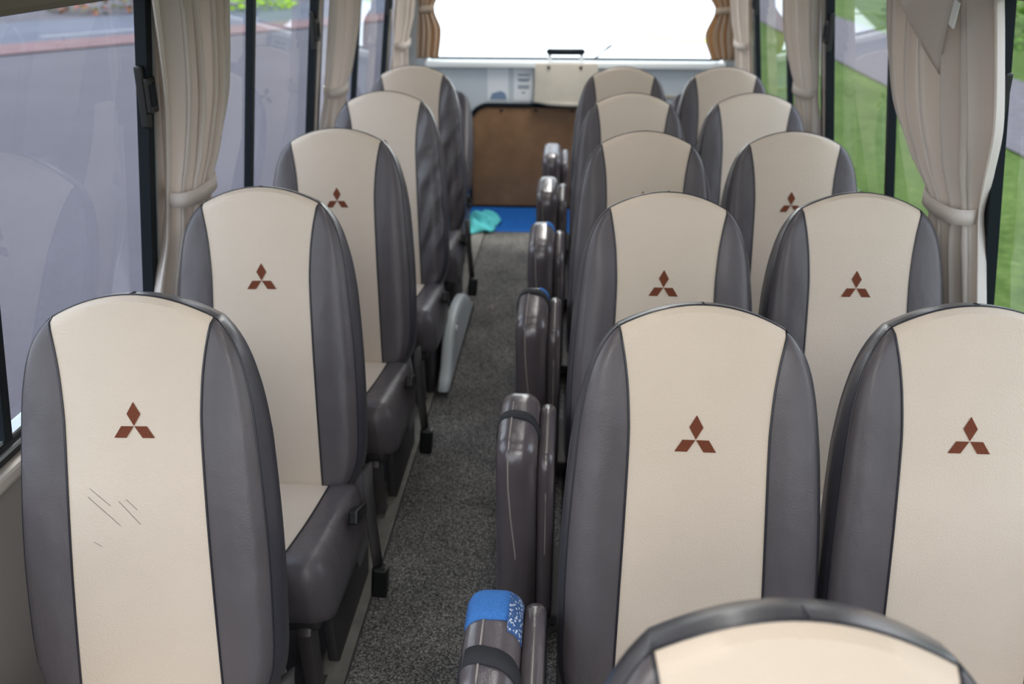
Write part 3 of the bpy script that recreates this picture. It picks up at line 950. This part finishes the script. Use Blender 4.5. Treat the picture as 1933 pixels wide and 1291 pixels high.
c2, base2, P2 = curtain('window_curtain', 'wide cream curtain with loose flap and white tag on the lawn side, nearest one', 1,
    [(1.60, 2.235, 2.90, .03, .022, .06), (1.4, 2.19, 2.88, .03, .022, .07), (1.25, 2.17, 2.80, .03, .02, .08), (1.12, 2.215, 2.60, .026, .016, .075), (1.03, 2.25, 2.46, .02, .010, .065), (.94, 2.23, 2.48, .022, .014, .06), (.80, 2.20, 2.50, .024, .016, .05), (.69, 2.18, 2.50, .024, .018, .05)], 1.03, 8, 11, M['curtain'], group=GC)
c3, b3, P3_ = curtain('window_curtain', 'cream curtain at the middle pillar on the paved-lot side', -1,
    [(1.60, 3.87, 4.26, .024, .018, .055), (1.3, 3.87, 4.26, .024, .018, .06), (1.12, 3.88, 4.16, .022, .014, .06), (1.04, 3.90, 4.08, .02, .010, .055), (.94, 3.84, 4.10, .022, .014, .055), (.70, 3.74, 4.14, .024, .018, .05)], 1.04, 6, 23, M['curtain'], group=GC)
c4, b4, P4_ = curtain('window_curtain', 'cream curtain at the middle pillar on the lawn side', 1,
    [(1.60, 3.90, 4.36, .024, .018, .055), (1.3, 3.90, 4.34, .024, .018, .06), (1.12, 3.91, 4.18, .022, .014, .06), (1.05, 3.93, 4.11, .02, .010, .055), (.94, 3.88, 4.12, .022, .014, .055), (.70, 3.86, 4.16, .024, .018, .05)], 1.05, 6, 31, M['curtain'], group=GC)
c5, b5, P5_ = curtain('window_curtain', 'pale curtain at the last pillar on the paved-lot side', -1,
    [(1.60, 5.46, 5.82, .024, .018, .05), (1.2, 5.46, 5.80, .024, .018, .05), (1.05, 5.48, 5.70, .02, .012, .05), (.94, 5.46, 5.74, .022, .014, .05), (.72, 5.44, 5.78, .024, .016, .05)], 1.05, 5, 41, M['curtain'], group=GC)
c6, b6, P6_ = curtain('window_curtain', 'pale curtain at the last pillar on the lawn side', 1,
    [(1.60, 5.56, 5.90, .024, .018, .05), (1.2, 5.56, 5.88, .024, .018, .05), (1.05, 5.58, 5.78, .02, .012, .05), (.94, 5.56, 5.82, .022, .014, .05), (.72, 5.54, 5.86, .024, .016, .05)], 1.05, 5, 47, M['curtain'], group=GC)
GR = 'rear window curtains'
curtain('rear_curtain', 'backlit tan curtain at the rear window edge on the paved-lot side', 1,
    [(1.62, -.95, -.72, .05, .018, .02), (1.35, -.94, -.76, .05, .018, .02), (1.2, -.93, -.84, .045, .012, .025), (1.08, -.94, -.80, .05, .016, .025), (.92, -.95, -.82, .05, .016, .02)], 1.2, 4, 51, M['curtain_rear'], plane='rear', group=GR)
curtain('rear_curtain', 'backlit tan curtain at the rear window edge on the lawn side', 1,
    [(1.62, .68, .92, .05, .018, .02), (1.3, .73, .91, .05, .018, .02), (1.2, .79, .90, .045, .012, .025), (1.06, .74, .91, .05, .016, .025), (.92, .79, .92, .05, .016, .02)], 1.2, 4, 57, M['curtain_rear'], plane='rear', group=GR)
# loose folded corner on the lawn-side curtain
def flap(A, B, C, n=10):
    vs = []; fs = []; ix = {}
    for i in range(n+1):
        for j in range(n+1-i):
            a, b_ = i/n, j/n; c_ = 1-a-b_
            p = A*a+B*b_+C*c_
            p = p+Vector((-.030*(a*b_*4+.3*b_*c_*4), 0, -.006*math.sin(pi*c_)))
            ix[i, j] = len(vs); vs.append(p-base2)
    for i in range(n):
        for j in range(n-i):
            fs.append((ix[i, j], ix[i+1, j], ix[i, j+1]))
            if (i+1, j+1) in ix: fs.append((ix[i+1, j], ix[i+1, j+1], ix[i, j+1]))
    o = mesh_obj('loose_flap', vs, fs, M['curtain'], c2)
    md = o.modifiers.new('t', 'SOLIDIFY'); md.thickness = .003
flap(P2(.46, 1.475, .018), P2(.10, 1.52, .02), P2(.26, 1.33, .006))
# white tag on the lawn-side curtain
tg = MB().box(P1(.5, 1.4)-P1(.5, 1.4), (.004, .03, .055), Matrix.Rotation(.25, 3, 'X')).obj('tag', M['white'], c2)
tg.location = P2(.07, 1.47, .03)-base2

# ------------------------------------------------------------------ outside
G = -.85
def ground(name, pts, z, mat):
    o = mesh_obj(name, [(x, y, G+z) for x, y in pts], [tuple(range(len(pts)))], mat, smooth=False)
    o['kind'] = 'structure'; return o
nx, ny = -.8, .6; dx_, dy_ = .6, .8
def strip(n0, n1, t0, t1): return [(nx*n0+dx_*t0, ny*n0+dy_*t0), (nx*n0+dx_*t1, ny*n0+dy_*t1), (nx*n1+dx_*t1, ny*n1+dy_*t1), (nx*n1+dx_*t0, ny*n1+dy_*t0)]
ground('ground', [(-200, -120), (200, -120), (200, 260), (-200, 260)], -.02, M['lawn'])
ground('pavement', [(-90, -60), (1.3, -60), (1.3, 16), (-2.0, 40), (-40, 40), (-90, 20)], -.01, M['asphalt'])
ground('road', strip(24, 29.5, -60, 26), .012, M['road'])
ground('kerb', strip(22, 24, -60, 26), .02, M['redstrip'])
for i, (t0, t1) in enumerate(((-2.4, 1.2), (4.2, 8.5), (11.5, 15.5))):
    ground('road_marking', strip(24.9, 25.15, t0, t1), .018, M['paint'])
ground('path', [(5.35, -20), (7.7, -20), (7.9, 60), (5.2, 60)], .004, M['path'])
ground('terrain', [(-1.9, 12), (1.9, 12), (15, 110), (-16, 110)], .03, M['glarewhite'])  # white wedge added so the rear window view blows out

M['glaregrass'] = plain('overexposed_grass', (238, 248, 150), .9)  # overexposure of the grass put into its pale colour
ground('lawn_strip', [(1.41, 24.4), (2.95, 23.5), (3.05, 24.9), (1.47, 25.9)], .05, M['glaregrass'])
ground('lawn_strip', [(1.44, 31.5), (3.8, 30.9), (3.95, 32.5), (1.53, 33.6)], .05, M['glaregrass'])

def bush(name, label, c, r, seed, mat, n=900, cat='bush', group=None):
    rnd = random.Random(seed); vs = []; fs = []
    for k in range(n):
        th = rnd.uniform(0, 2*pi); z = rnd.uniform(0, 1); rr = (1-z**2)**.5*rnd.uniform(.75, 1.02)
        p = Vector((r[0]*rr*math.cos(th), r[1]*rr*math.sin(th), r[2]*z*rnd.uniform(.85, 1.05)))
        s = rnd.uniform(.10, .2)*max(.5, min(r)/1.2)
        e = Matrix.Rotation(rnd.uniform(0, 6.3), 3, 'Z') @ Matrix.Rotation(rnd.uniform(.2, 1.3), 3, 'X')
        q = len(vs)
        for a in ((-.5, 0, 0), (0, -.28, .05), (.6, 0, 0), (0, .28, .05)): vs.append(p+e@(Vector(a)*s))
        fs.append((q, q+1, q+2, q+3))
    o = mesh_obj(name, vs, fs, mat, None, c)
    return tag(o, label, cat, group)
bush('bush', 'yellow-green shrub across the road seen through the second paved-lot window', (-11.0, 34.0, G), (1.6, 1.6, 1.5), 5, M['limeleaf'])
bush('flower_bush', 'orange flowering shrub across the road beside the yellow-green shrub', (-15.2, 32.5, G), (1.9, 1.6, 1.5), 6, M['flower'])
bush('bush', 'small dark green shrub on the verge beyond the lawn path', (10.6, 27.5, G), (2.2, 5, 1.8), 8, M['leaf'], 1400)
bush('bush', 'broad green shrub on the verge past the path, nearer one', (10.2, 17.0, G), (1.9, 4.5, 1.5), 9, M['leaf'], 1400)

# ------------------------------------------------------------------ light
world = bpy.data.worlds.new('sky'); scene.world = world; world.use_nodes = True
wn_ = world.node_tree; bg = wn_.nodes['Background']
tc = wn_.nodes.new('ShaderNodeTexCoord'); sx = wn_.nodes.new('ShaderNodeSeparateXYZ'); rp = wn_.nodes.new('ShaderNodeValToRGB')
wn_.links.new(tc.outputs['Generated'], sx.inputs[0]); wn_.links.new(sx.outputs['Z'], rp.inputs['Fac']); wn_.links.new(rp.outputs['Color'], bg.inputs['Color'])
rp.color_ramp.elements[0].color = (.95, .97, 1, 1); rp.color_ramp.elements[1].color = (.62, .76, 1, 1)
bg.inputs['Strength'].default_value = 2.2
sun = bpy.data.lights.new('sun', 'SUN'); sun.energy = 2.2; sun.angle = math.radians(12); sun.color = (1, .96, .9)
so = bpy.data.objects.new('sun', sun); COL.objects.link(so)
d = Vector((.12, -.62, -1)).normalized(); so.rotation_euler = d.to_track_quat('-Z', 'Y').to_euler()
for i, (y, e) in enumerate(((-.6, 18), (1.2, 2.0), (2.5, 1.6), (3.8, 1.6), (5.4, 10))):  # unseen area lights added to fill the cabin and glint on vinyl tops
    a = bpy.data.lights.new('ceiling_fill', 'AREA'); a.shape = 'RECTANGLE'; a.size = .5 if y < 0 else .12; a.size_y = 1.6 if y < 0 else .9; a.energy = e; a.color = (1, .97, .93)
    ao_ = bpy.data.objects.new('ceiling_fill', a); COL.objects.link(ao_); ao_.location = (XC, y, 1.79)

# ------------------------------------------------------------------ camera
cam = bpy.data.cameras.new('camera'); co = bpy.data.objects.new('camera', cam); COL.objects.link(co); scene.camera = co
cam.sensor_width = 36; cam.lens = 1850/1933*36; cam.clip_start = .05; cam.clip_end = 500
co.location = (0, 0, 1.64)
yaw = math.radians(3.65); th = math.radians(22.94)
co.rotation_euler = (pi/2-th, 0, yaw)
cam.dof.use_dof = True; cam.dof.focus_distance = 1.72; cam.dof.aperture_fstop = 4.0
scene.view_settings.view_transform = 'Standard'
scene.view_settings.look = 'None'
scene.view_settings.exposure = 0.28
scene.cycles.use_denoising = True
scene.cycles.max_bounces = 10; scene.cycles.transparent_max_bounces = 16
